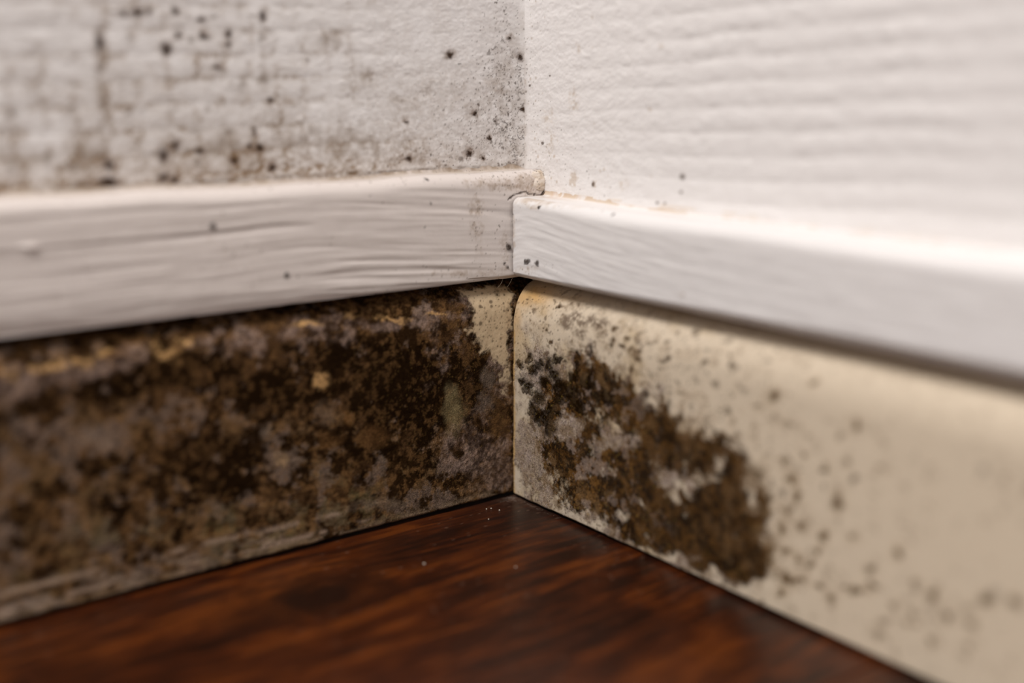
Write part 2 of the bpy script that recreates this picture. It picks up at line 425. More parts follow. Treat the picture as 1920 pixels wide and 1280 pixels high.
# ------------------------------------------------------------------ white battens
def build_trims():
    white = srgb(219, 210, 205)
    # ---- left batten, running on behind the right one to the wall
    us = axis_steps(STEPS_U, 3.0)
    um = us * 1000
    prof = []
    for u in um:
        c = 0.9 + 6.2 * float(sstep(15, 165, np.array(u))) ** 0.9
        prof.append(trim_profile(9.5, 101.3 + 0.25 * math.sin(u / 17.0) + 0.2 * math.sin(u / 6.1 + 1), 69.9, 3.9, c, 0.6 + 0.10 * c))
    P, U, T, Z = sweep(np.array(prof), us, 'left')
    N = outward(P); N *= np.sign(np.where(np.abs(N[..., 1:2]) > 0.2, -N[..., 1:2], N[..., 2:3]) + 1e-9)
    near = sstep(330, 230, U)
    front = sstep(2, 7, T)
    # brush strokes: long furrows that bend down towards the corner
    zz = Z + 5.5 * np.exp(-U / 38.0) - 1.5 * np.exp(-((U - 75) / 30.0) ** 2)
    st = 0.6 * (fbm(U / 14, zz, 1.5, 3, 5) - 0.5) + 0.5 * (noise(U / 42, zz / 0.9, 9) - 0.5)
    sharp = np.clip(fbm(U / 22, zz, 2.3, 2, 15) - 0.58, 0, 1) * 1.5
    h = (0.24 * st - 0.40 * sharp) * front * sstep(100, 96, Z) + 0.12 * (fbm(U, Z, 6, 2, 25) - 0.5)
    f = Face(1, -TRIM_L)
    h += 0.8 * sstep(1.1, 0.2, f.ell(U, Z, 55, 464, 22, 7)) * front              # hardened paint drip
    h += 0.25 * np.exp(-U / 1.6) * front
    P = P + N * (h * near / 1000)[..., None]
    col = np.ones(U.shape + (3,)) * white
    Wz = np.where(T < 6, 101.3 + (9.5 - T), Z)
    d = f.level(U, Wz, [(893, 385, 18, 26, .8), (893, 430, 14, 18, .9), (900, 470, 14, 30, .5), (945, 470, 12, 50, .7), (150, 480, 30, 60, .35), (420, 480, 50, 60, .3), (105, 565, 14, 14, .5), (135, 570, 12, 18, .4), (395, 450, 10, 12, .5), (940, 345, 70, 14, .8), (990, 345, 30, 20, 1), (870, 512, 100, 8, .6), (675, 548, 60, 6, .4), (265, 405, 14, 8, .4), (760, 360, 18, 20, .3), (625, 440, 8, 30, .3)])
    Uw = U + 1.2 * (fbm(U, Z, 2, 3, 51) - 0.5); Zw = Wz + 1.2 * (fbm(U, Z, 2, 3, 61) - 0.5)
    gr = fbm(U, Wz, 0.9, 4, 73, 0.7)
    col = over(col, srgb(150, 126, 100), 0.62 * sstep(0.25, 0.9, d * (0.2 + 0.8 * fbm(U, Wz, 2.2, 4, 71) + 0.6 * gr)) * (0.4 + 0.8 * gr))
    col = over(col, srgb(86, 66, 48), 0.75 * specks(U, Wz, 0.9, 0.45 * d, 0.10, 0.28, 3))
    top = sstep(7, 3, T) * (Z > 90)
    col = over(col, srgb(178, 160, 134), top * 0.5 * fbm(U, T, 3, 4, 33))
    col = over(col, srgb(128, 106, 82), top * sstep(1.7, 0.2, T) * (0.25 + 0.6 * fbm(U, T, 1.5, 4, 4)))
    col = over(col, srgb(86, 66, 48), 0.8 * np.maximum(top, Z > 99.5) * specks(U, Wz, 0.9, 0.14 + 0.4 * sstep(40, 5, U), 0.08, 0.28, 44))
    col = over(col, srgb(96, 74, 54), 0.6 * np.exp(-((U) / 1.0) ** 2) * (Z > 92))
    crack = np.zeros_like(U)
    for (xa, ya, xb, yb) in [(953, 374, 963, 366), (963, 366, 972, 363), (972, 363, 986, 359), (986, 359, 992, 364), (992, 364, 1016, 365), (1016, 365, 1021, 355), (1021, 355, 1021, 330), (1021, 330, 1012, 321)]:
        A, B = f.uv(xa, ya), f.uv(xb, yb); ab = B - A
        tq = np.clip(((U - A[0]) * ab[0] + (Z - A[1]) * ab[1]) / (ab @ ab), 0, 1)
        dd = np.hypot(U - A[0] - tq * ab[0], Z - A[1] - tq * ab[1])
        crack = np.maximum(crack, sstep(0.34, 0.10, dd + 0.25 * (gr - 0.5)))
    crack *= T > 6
    col = over(col, srgb(58, 38, 22), 0.9 * crack)  # dark line paints the shade in the gap where the lower batten meets this face
    h_crack = crack
    each = []
    for b in [(401, 425, 8, 7), (538, 518, 5, 5), (952, 462, 5, 8), (560, 517, 2, 2), (949, 500, 3, 3), (806, 382, 2, 3), (945, 492, 3, 3), (798, 426, 1.6, 1.6), (692, 365, 2, 2), (803, 337, 3, 3), (937, 422, 2, 2)]:
        m = sstep(1.4, 0.4, f.ell(Uw, Zw, *b)) * (T > 6); each.append(m)
        col = over(col, srgb(40, 26, 14), 0.9 * m)
    P = P - N * (0.25 * h_crack / 1000)[..., None]
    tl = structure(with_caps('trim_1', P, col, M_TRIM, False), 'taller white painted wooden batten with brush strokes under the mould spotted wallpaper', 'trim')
    for m in each:
        lift_patch('mould_spot', P, N, col, m, 0.35, 0.0002, M_WALL_MOULD, tl, False)
    # lump of old filler where the batten runs into the corner
    th = np.linspace(0, 2 * np.pi, 73); ph = np.linspace(0.02, np.pi - 0.02, 49)
    TH, PH = np.meshgrid(th, ph)
    dirn = np.stack([np.sin(PH) * np.cos(TH), np.sin(PH) * np.sin(TH), np.cos(PH)], -1)
    lump = 0.9 + 0.2 * fbm(TH * 2 * np.sin(PH) + 5, PH * 2, 2.0, 2, 81) + 0.04 * fbm(TH * 6 * np.sin(PH), PH * 6, 0.9, 3, 82)
    lump[:, -1] = lump[:, 0]
    LP = np.array([-0.0010, -0.0082, 0.0980]) + dirn * lump[..., None] * np.array([0.0036, 0.0019, 0.0034])
    q = (LP[..., 0] * 1000, LP[..., 2] * 1000)
    lc = np.ones(LP.shape) * srgb(216, 204, 192)
    lc = over(lc, srgb(176, 152, 122), 0.5 * sstep(0.4, 0.7, fbm(q[0], q[1], 1.2, 3, 83)))
    lc = over(lc, srgb(54, 38, 26), 0.85 * np.maximum(specks(q[0], q[1], 0.6, 0.35 + 0 * q[0], 0.07, 0.22, 84), sstep(-0.6, 0.3, q[0]) * sstep(0.4, 0.6, fbm(q[0], q[1], 0.6, 3, 85))))
    grid_obj('filler_lump', LP, lc, M_WALL, tl, flip=True)['label'] = 'dirty lump of old filler'

    # ---- right batten, butted against the face of the left one and set lower
    us = axis_steps(STEPS_U, 3.0) + (TRIM_L + 0.0003)
    us = np.concatenate([[us[0]], us[0] + np.array([0.00008, 0.00018, 0.00032, 0.0005, 0.00075, 0.001]), us[us > us[0] + 0.0012]])
    um = us * 1000; u0 = um[0]
    prof = []
    for u in um:
        e = u - u0
        pull = 0.6 * max(0.0, 1 - e / 0.7) ** 2                     # rounded end
        prof.append(trim_profile(12.4 - pull, 93.4 + 0.5 * math.exp(-e / 12) - 0.6 * pull + 0.2 * math.sin(u / 13.0), 70.6, 2.3 + 1.5 * float(sstep(0, 50, np.array(e))), 1.2 + 1.4 * float(sstep(20, 150, np.array(u))), 1.0 + 1.0 * float(sstep(20, 150, np.array(u)))))
    P, U, T, Z = sweep(np.array(prof), us, 'right')
    N = outward(P); N *= np.sign(np.where(np.abs(N[..., 0:1]) > 0.2, -N[..., 0:1], N[..., 2:3]) + 1e-9)
    near = sstep(330, 230, U); front = sstep(3, 10, T)
    # strokes sweep up out of the corner and then run down along the length
    x = U - u0
    zz = Z + 8.0 * (1 - np.exp(-(x / 40.0) ** 1.5)) - 3.0 * (1 - np.exp(-x / 5.0))
    st = 0.6 * (fbm(U / 7, zz, 1.5, 3, 35) - 0.5) + 0.5 * (noise(U / 30, zz / 0.9, 39) - 0.5)
    h = 0.20 * st * front * sstep(92.5, 89, Z) + 0.10 * (fbm(U, Z, 6, 2, 45) - 0.5)
    P = P + N * (h * near / 1000)[..., None]
    col = np.ones(U.shape + (3,)) * np.array([0.81, 0.79, 0.785])
    f = Face(0, -TRIM_R)
    Wz = np.where(T < 9, 93.4 + (12.4 - T), Z)
    d = f.level(U, Wz, [(1000, 375, 40, 12, .8), (1000, 385, 14, 8, .8), (960, 440, 8, 90, .6), (1060, 385, 50, 10, .5), (985, 505, 40, 10, .5), (1275, 552, 8, 8, .6), (1590, 490, 16, 9, .4)])
    Uw = U + 1.2 * (fbm(U, Z, 2, 3, 52) - 0.5); Zw = Wz + 1.2 * (fbm(U, Z, 2, 3, 62) - 0.5)
    col = over(col, srgb(172, 142, 104), 0.5 * sstep(0.25, 0.8, d * (0.4 + 1.0 * fbm(U, Wz, 1.6, 3, 72))))
    col = over(col, srgb(96, 72, 50), 0.75 * specks(U, Wz, 0.9, 0.35 * d, 0.10, 0.26, 4))
    top = sstep(9, 4, T) * (Z > 88)
    col = over(col, srgb(190, 156, 108), top * sstep(1.2, 0.2, T) * (0.15 + 0.45 * sstep(0.35, 0.65, fbm(U, T, 3, 3, 6))) * sstep(200, 60, U))
    col = over(col, srgb(92, 66, 42), 0.85 * sstep(0.32, 0.12, x + 0.25 * (fbm(Z + T, Z * 0, 2, 3, 66) - 0.5)))  # shade of the gap at the butt joint painted dark on the batten's end
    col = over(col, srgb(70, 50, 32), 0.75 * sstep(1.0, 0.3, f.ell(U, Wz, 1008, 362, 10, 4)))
    col = over(col, srgb(190, 150, 110), top * 0.55 * sstep(30, 12, U) * fbm(U, T, 3, 3, 8))
    each = []
    for b in [(988, 491, 6, 5), (1006, 494, 4, 5), (952, 465, 4, 7), (958, 482, 2.5, 2.5), (1010, 387, 3, 3), (1140, 402, 3, 3), (962, 402, 2, 2), (1100, 385, 3, 3)]:
        m = sstep(1.4, 0.4, f.ell(Uw, Zw, *b)) * (T > 8); each.append(m)
        col = over(col, srgb(48, 32, 20), 0.9 * m)
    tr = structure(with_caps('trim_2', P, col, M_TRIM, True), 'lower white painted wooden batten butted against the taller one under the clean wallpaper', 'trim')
    for m in each:
        lift_patch('mould_spot', P, N, col, m, 0.35, 0.0002, M_WALL_MOULD, tr, True)

# ------------------------------------------------------------------ mouldy skirting
def build_bases():
    cream = srgb(206, 184, 152)
    ochre = srgb(186, 146, 92)
    black = srgb(34, 24, 14)
    brown = srgb(78, 56, 34)
    olive = srgb(104, 82, 56)
    grey = srgb(128, 112, 102)
    lilac = srgb(150, 134, 128)
    # ---- left: almost wholly overgrown
    us = axis_steps(STEPS_U, 3.0); us = us[us >= 0]
    prof = np.array([base_profile(8.0, 68.2, 58.5, 1.5 + 0.0 * u) for u in us])
    P, U, T, Z = sweep(prof, us, 'left')
    N = outward(P); N *= np.sign(np.where(np.abs(N[..., 1:2]) > 0.2, -N[..., 1:2], N[..., 2:3]) + 1e-9)
    f = Face(1, -BASE_L)
    V = Z + np.where(Z > 60, (8.0 - T) * 0.7, 0.0)                                  # unrolled height
    near = sstep(330, 230, U)
    w1 = 5.0 * (fbm(U, V, 9, 4, 101) - 0.5); w2 = 5.0 * (fbm(U, V, 9, 4, 111) - 0.5)
    Uw, Vw = U + w1, V + w2
    Us, Vs = U + 2.4 * (fbm(U, V, 2.5, 4, 121) - 0.5), V + 2.4 * (fbm(U, V, 2.5, 4, 131) - 0.5)
    n9 = fbm(U, V, 9, 5, 201, 0.62); n4 = fbm(U, V, 4, 4, 211, 0.62); n2 = fbm(U, V, 1.7, 4, 221, 0.65); n1 = fbm(U, V, 0.7, 3, 231)
    col = np.ones(U.shape + (3,)) * cream
    col = over(col, ochre, 0.45 * sstep(0.4, 0.8, fbm(U, V, 15, 3, 241)))
    nA = fbm(U, V, 5.5, 6, 204, 0.68); nB = fbm(U, V, 4.5, 6, 205, 0.68); nC = fbm(U, V, 8, 4, 206, 0.6); nD = fbm(U, V, 1.8, 4, 207, 0.68)
    clean = union(f, Us, Vs, [(922, 585, 34, 48, .9), (930, 640, 30, 40, .85), (945, 700, 10, 50, .5), (905, 600, 22, 40, .7), (905, 545, 40, 18, .9), (948, 560, 18, 50, .9)], 2.6)
    cover = sstep(0.28, 0.62, 1.0 - 0.95 * clean + 0.85 * (nA - 0.5) * sstep(0.02, 0.3, clean)) * sstep(650, 240, U)
    left = sstep(50, 115, U)
    tone = lerp(srgb(46, 31, 17), srgb(80, 58, 37), sstep(0.40, 0.62, 0.6 * nC + 0.4 * nD))
    # pale patches: lilac-grey, tan and olive crusts
    pale = union(f, Uw, Vw, [(60, 820, 120, 60, .75), (190, 830, 60, 40, .6), (20, 900, 60, 70, .6), (110, 930, 80, 50, .4), (330, 770, 80, 30, .5), (290, 740, 50, 30, .3), (280, 790, 50, 26, .4),
        (200, 1000, 150, 60, .45), (100, 1090, 200, 40, .6), (300, 1060, 160, 34, .6), (520, 1010, 140, 30, .5), (420, 930, 80, 34, .4), (650, 960, 120, 34, .5), (820, 930, 130, 32, .6),
        (700, 800, 50, 34, .35), (430, 820, 70, 34, .4), (560, 870, 60, 30, .4), (880, 860, 70, 50, .8), (340, 880, 50, 40, .35), (720, 880, 50, 30, .3), (620, 790, 50, 40, .4), (500, 830, 40, 40, .4), (560, 690, 60, 30, .15)])
    film = union(f, Uw, Vw, [(840, 640, 46, 50, .36), (790, 594, 90, 9, .75), (700, 600, 80, 12, .7), (560, 615, 90, 18, .8), (430, 640, 60, 22, .7), (250, 665, 70, 24, .6), (130, 690, 80, 26, .8), (30, 715, 60, 34, .9),
        (870, 560, 50, 20, .5), (900, 850, 55, 60, .92), (935, 880, 30, 40, .8), (930, 690, 20, 40, .8), (640, 640, 60, 16, .3), (500, 660, 60, 20, .3)])  # grey film; its band along the rounded top also paints in the ledge highlight
    jet = union(f, Us, Vs, [(922, 690, 26, 22, .9), (895, 700, 30, 24, .8), (870, 720, 26, 30, .7), (935, 720, 18, 26, .8), (790, 765, 60, 55, .85), (882, 590, 9, 50, .8), (868, 548, 14, 12, .8), (884, 570, 10, 10, .9),
        (750, 840, 70, 30, .6), (400, 860, 50, 45, .95), (420, 900, 40, 25, .7), (650, 690, 130, 40, .6), (560, 650, 80, 20, .35), (120, 745, 70, 24, .85), (170, 770, 40, 20, .6), (330, 690, 90, 28, .75), (230, 720, 70, 20, .6), (720, 720, 90, 50, .6), (600, 800, 60, 20, .3), (150, 880, 40, 20, .5),
        (220, 960, 50, 22, .5), (40, 990, 40, 30, .5), (330, 1010, 20, 30, .5), (480, 740, 60, 26, .5), (900, 740, 20, 50, .7), (30, 770, 30, 30, .5), (200, 1030, 20, 24, .6), (230, 860, 40, 20, .5)])
    black_m = sstep(0.43, 0.60, nA + 0.015 + 0.42 * (jet - 0.25) - 0.22 * pale - 0.30 * film)
    tone = lerp(tone, srgb(30, 19, 9), 0.92 * black_m)
    ptone = lerp(srgb(128, 100, 70), srgb(138, 118, 104), sstep(0.4, 0.6, fbm(U, V, 7, 4, 251) + 0.15 * film))
    ptone = lerp(ptone, srgb(110, 102, 68), 0.7 * sstep(0.45, 0.65, fbm(U, V, 9, 3, 252)) * f.level(Uw, Vw, [(480, 1000, 170, 60, 1), (650, 950, 110, 50, 1), (230, 990, 120, 70, .8), (60, 1050, 80, 60, .7)]))
    pale_m = sstep(0.50, 0.66, nB + 0.36 * (pale - 0.30) + 0.06 * left - 0.35 * jet * (1 - 0.5 * pale) - 0.02)
    tone = lerp(tone, ptone, 0.72 * pale_m * (0.25 + 1.0 * nD))
    tone = lerp(tone, srgb(114, 84, 52), 0.6 * sstep(0.60, 0.72, nD + 0.1 * (nC - 0.5)) * (1 - 0.6 * jet))
    tone = lerp(tone, lerp(srgb(84, 68, 60), srgb(150, 128, 116), sstep(0.3, 0.7, 0.5 * nB + 0.5 * nD)), 0.80 * sstep(0.25, 0.85, film + 0.9 * (nB - 0.5)) * (0.45 + 0.6 * n1))
    # pale scrape lines just above the floor
    for v0, k_ in ((4.2, .9), (8.6, .7)):
        sl = np.exp(-((V - v0 - 1.2 * (fbm(U, U * 0, 30, 2, 281) - 0.5)) / 0.8) ** 2) * sstep(0.42, 0.6, fbm(U, V, 9, 3, 282 + int(v0))) * sstep(45, 75, U)
        tone = lerp(tone, srgb(160, 138, 120), k_ * sl)
    col = over(col, tone, cover)
    # bare spots that show the ochre body
    bare = []
    for b in [(603, 713, 17, 15), (305, 665, 22, 14), (293, 650, 14, 22), (155, 678, 22, 14), (105, 688, 22, 12), (76, 690, 22, 12), (30, 708, 14, 12), (195, 655, 16, 10), (20, 690, 22, 8),
              (345, 640, 20, 8), (575, 603, 35, 7), (735, 598, 40, 6), (820, 585, 24, 4), (660, 590, 14, 6)]:
        bare.append(sstep(1.3, 0.5, f.ell(Us, Vs, *b)))
    bm = np.max(bare, axis=0)
    col = over(col, srgb(192, 152, 102), 0.95 * bm * np.maximum(bare[0], 0.25 + 0.75 * sstep(0.36, 0.56, 0.6 * nD + 0.4 * nB)) * (0.75 + 0.3 * n1))
    for (b, c, k) in [((608, 775, 22, 20), (122, 100, 80), .8), ((850, 772, 19, 46), (138, 122, 88), .85), ((525, 860, 17, 13), (156, 128, 96), .8), ((845, 730, 12, 14), (120, 108, 80), .6),
                      ((655, 782, 12, 16), (120, 86, 50), .7), ((700, 820, 30, 22), (104, 74, 44), .7), ((620, 830, 22, 18), (104, 74, 44), .6), ((405, 958, 14, 20), (140, 118, 98), .7), ((915, 710, 14, 18), (128, 112, 98), .8),
                      ((910, 755, 16, 18), (120, 104, 92), .7), ((440, 800, 20, 26), (110, 84, 56), .6), ((500, 810, 10, 22), (128, 112, 98), .6), ((330, 665, 14, 18), (150, 116, 76), .6), ((70, 810, 30, 16), (140, 118, 104), .6), ((180, 820, 34, 24), (134, 116, 102), .6), ((80, 1130, 50, 14), (158, 138, 122), .8), ((15, 1150, 25, 20), (166, 146, 130), .8), ((230, 1088, 70, 10), (148, 128, 110), .8), ((350, 1050, 60, 9), (142, 122, 104), .8), ((500, 1015, 60, 6), (146, 126, 108), .8), ((720, 945, 60, 12), (134, 116, 98), .6)]:
        col = over(col, srgb(*c), k * sstep(1.35, 0.35, f.ell(Us, Vs, *b)) * (0.5 + 0.6 * n2))
    # specks on the clean part, yellow-green grains
    col = over(col, srgb(60, 44, 26), 0.8 * np.maximum(specks(U, V, 0.9, 0.45 * clean, 0.12, 0.38, 5), specks(U, V, 1.8, 0.4 * clean, 0.2, 0.7, 6)) * (1 - 0.4 * cover))
    col = over(col, srgb(150, 122, 70), 0.5 * specks(U, V, 0.8, 0.16 * (1 - clean), 0.1, 0.24, 8) * sstep(90, 20, U))
    # the bottom edge keeps a worn pale line
    edge = sstep(4.6, 2.0, V)
    col = over(col, srgb(158, 136, 112), 0.5 * edge * sstep(0.35, 0.7, fbm(U, V * 3, 5, 3, 261)))
    col = over(col, srgb(170, 140, 100), 0.55 * sstep(9, 0, U) * sstep(9, 2, V))
    h = 0.16 * (nB - 0.5) + 0.10 * (n2 - 0.5) + 0.35 * sstep(40, 10, V) * sstep(0.3, 0.7, fbm(U / 4, V, 2.5, 3, 271)) * sstep(40, 90, U) * 0.6
    h += 0.25 * f.level(Uw, Vw, [(890, 860, 70, 55, 1)]) * (n1 - 0.4)
    h *= sstep(0.5, 3, U)
    P = P + N * (h * near / 1000)[..., None]
    bl = structure(with_caps('baseboard_left', P, col, M_BASE, False), 'cream skirting board almost wholly covered by brown and black mould', 'baseboard')
    lift_patch('mould_patch', P, N, col, cover, 0.35, 0.00012, M_MOULD, bl, False, 'brown black mould crust with grey film')

    # ---- right: cream, overgrown near the corner, thinning out to separate spots
    u_start = BASE_L + 0.0002
    us = axis_steps(STEPS_U, 3.0) + u_start
    us = np.concatenate([[us[0]], us[0] + np.array([0.0001, 0.00022, 0.00038, 0.00058, 0.0008]), us[us > us[0] + 0.0009]])
    prof = []
    for u in us:
        e = (u - us[0]) * 1000
        pull = 0.8 * max(0.0, 1 - e / 0.8) ** 2
        p = base_profile(11.0, 68.6, 54.5, 1.0)
        p[:, 0] -= pull; p[:, 1] -= pull * (p[:, 1] > 55) * 0.6
        prof.append(p)
    P, U, T, Z = sweep(np.array(prof), us, 'right')
    N = outward(P); N *= np.sign(np.where(np.abs(N[..., 0:1]) > 0.2, -N[..., 0:1], N[..., 2:3]) + 1e-9)
    f = Face(0, -BASE_R)
    V = Z + np.where(Z > 56, (11.0 - T) * 0.7, 0.0)
    near = sstep(330, 230, U)
    Uw, Vw = U + 4.0 * (fbm(U, V, 8, 4, 301) - 0.5), V + 4.0 * (fbm(U, V, 8, 4, 311) - 0.5)
    Us, Vs = U + 2.0 * (fbm(U, V, 2.2, 4, 321) - 0.5), V + 2.0 * (fbm(U, V, 2.2, 4, 331) - 0.5)
    n9 = fbm(U, V, 9, 5, 401, 0.62); n4 = fbm(U, V, 4, 4, 411, 0.62); n2 = fbm(U, V, 1.7, 4, 421, 0.65); n1 = fbm(U, V, 0.7, 3, 431)
    cream = srgb(217, 202, 180)
    col = np.ones(U.shape + (3,)) * cream
    col = over(col, srgb(196, 172, 132), 0.5 * sstep(0.45, 0.8, fbm(U, V, 12, 4, 441)) * sstep(110, 60, U))
    col = over(col, srgb(206, 162, 96), 0.85 * f.level(Uw, Vw, [(985, 548, 30, 22, 1), (966, 590, 12, 30, .6), (955, 780, 6, 200, .5), (1040, 540, 40, 10, .4)]))
    # grey bloom
    bloom = f.level(Uw, Vw, [(1065, 800, 32, 36, 1), (1150, 830, 50, 32, 1), (1000, 850, 36, 70, 1), (1010, 920, 30, 40, .8), (1262, 905, 40, 26, .9), (1180, 990, 60, 26, .8), (1290, 1045, 70, 22, .8), (1100, 960, 60, 30, .7), (1010, 700, 60, 50, .75), (1030, 760, 50, 40, .8), (1090, 680, 50, 40, .5),
        (1380, 1080, 60, 20, .7), (1320, 830, 50, 40, .4), (1230, 740, 60, 40, .35), (1320, 760, 70, 60, .25), (985, 640, 40, 40, .4)])
    col = over(col, lerp(srgb(120, 102, 88), lilac, n4), 0.85 * sstep(0.25, 0.70, bloom + 0.7 * (fbm(U, V, 4, 5, 408, 0.66) - 0.5)) * (0.65 + 0.5 * n1))
    # brown mass
    nA = fbm(U, V, 5, 6, 404, 0.68); nB = fbm(U, V, 3.5, 6, 405, 0.68); nD = fbm(U, V, 1.6, 4, 407, 0.68)
    mass = union(f, Us, Vs, [(1110, 730, 42, 34, 1), (1150, 715, 40, 26, .7), (1130, 770, 50, 36, .9), (1175, 775, 45, 30, .95), (1235, 825, 42, 36, .8), (1320, 850, 45, 40, .85), (1115, 865, 70, 46, .95), (1180, 900, 60, 40, .95), (1060, 865, 40, 50, .8),
        (1250, 965, 70, 46, 1), (1330, 965, 62, 48, 1.05), (1300, 1010, 80, 42, 1), (1385, 1000, 42, 46, 1), (1400, 1055, 40, 28, .95), (1215, 990, 60, 34, .9), (1135, 930, 60, 30, .8), (1370, 910, 40, 34, .7), (1085, 670, 36, 26, .6),
        (1300, 870, 50, 30, .6), (1040, 800, 36, 60, .7), (1280, 800, 30, 20, .4), (1380, 870, 30, 30, .5)
        , (1060, 740, 40, 40, .6), (1210, 850, 40, 40, .6), (1270, 850, 40, 30, .5), (1190, 850, 30, 30, .4), (1350, 1040, 60, 40, .8), (1100, 820, 30, 30, .5), (1210, 810, 40, 26, .6), (1400, 940, 30, 40, .5), (1090, 930, 40, 30, .5)], 2.4)
    holes = f.level(Us, Vs, [(1065, 800, 26, 28, 1), (1150, 828, 40, 24, 1), (1262, 905, 34, 20, 1), (1330, 985, 9, 9, .8), (1200, 945, 16, 12, .5), (1280, 1046, 50, 12, .8), (1230, 870, 20, 14, .5), (990, 880, 22, 90, .9), (1110, 790, 14, 12, .5)])
    mm = sstep(0.28, 0.66, mass + 0.95 * (nA - 0.5) - 0.50 * holes)
    btone = lerp(srgb(36, 23, 10), srgb(74, 50, 24), sstep(0.40, 0.62, 0.5 * nB + 0.5 * nD))
    btone = lerp(btone, srgb(116, 82, 40), (0.25 + 0.45 * sstep(75, 45, U)) * sstep(0.56, 0.68, 0.6 * fbm(U, V, 3, 5, 412, 0.68) + 0.4 * n1))
    btone = lerp(btone, srgb(150, 132, 120), 0.6 * sstep(0.60, 0.72, fbm(U, V, 4, 5, 413, 0.68)) * sstep(90, 40, U))
    col = over(col, srgb(112, 90, 66), 0.6 * sstep(0.05, 0.45, mass + 0.9 * (nB - 0.5) - 0.3 * holes) * sstep(0.35, 0.65, nD))
    col = over(col, btone, 0.985 * mm)
    # upper brown-grey rosettes
    ros = np.zeros_like(U)
    for b in [(1058, 600, 16, 16), (1072, 588, 16, 14), (1088, 598, 16, 16), (1105, 596, 18, 18), (1122, 606, 16, 18), (1088, 624, 12, 12), (1130, 622, 10, 12), (1078, 612, 12, 12)]:
        ros = np.maximum(ros, sstep(1.3, 0.4, f.ell(Us, Vs, *b)))
    col = over(col, srgb(104, 86, 70), 0.85 * ros * sstep(0.25, 0.6, n1 * 0.6 + n2 * 0.5))
    # black colonies beside the corner
    jet = np.zeros_like(U); each = []
    for b in [(974, 683, 9, 9), (992, 670, 10, 8), (1002, 690, 16, 14), (1014, 678, 9, 9), (1030, 686, 12, 16), (1046, 672, 10, 10), (1040, 702, 12, 14), (978, 711, 10, 10), (992, 724, 14, 12), (1022, 716, 14, 12), (1010, 745, 14, 14),
              (1050, 722, 14, 14), (1000, 765, 12, 14), (1018, 780, 22, 18), (1034, 768, 14, 16), (1074, 704, 12, 12), (1075, 735, 20, 20), (1100, 715, 16, 16), (1052, 745, 10, 14), (1085, 760, 14, 16), (1030, 800, 14, 16), (1140, 745, 18, 14)]:
        m = sstep(1.35, 0.45, f.ell(Us, Vs, *b) + 0.5 * (n1 - 0.5)); each.append(m); jet = np.maximum(jet, m)
    col = over(col, srgb(28, 18, 7), 0.97 * jet * (0.85 + 0.3 * n1))
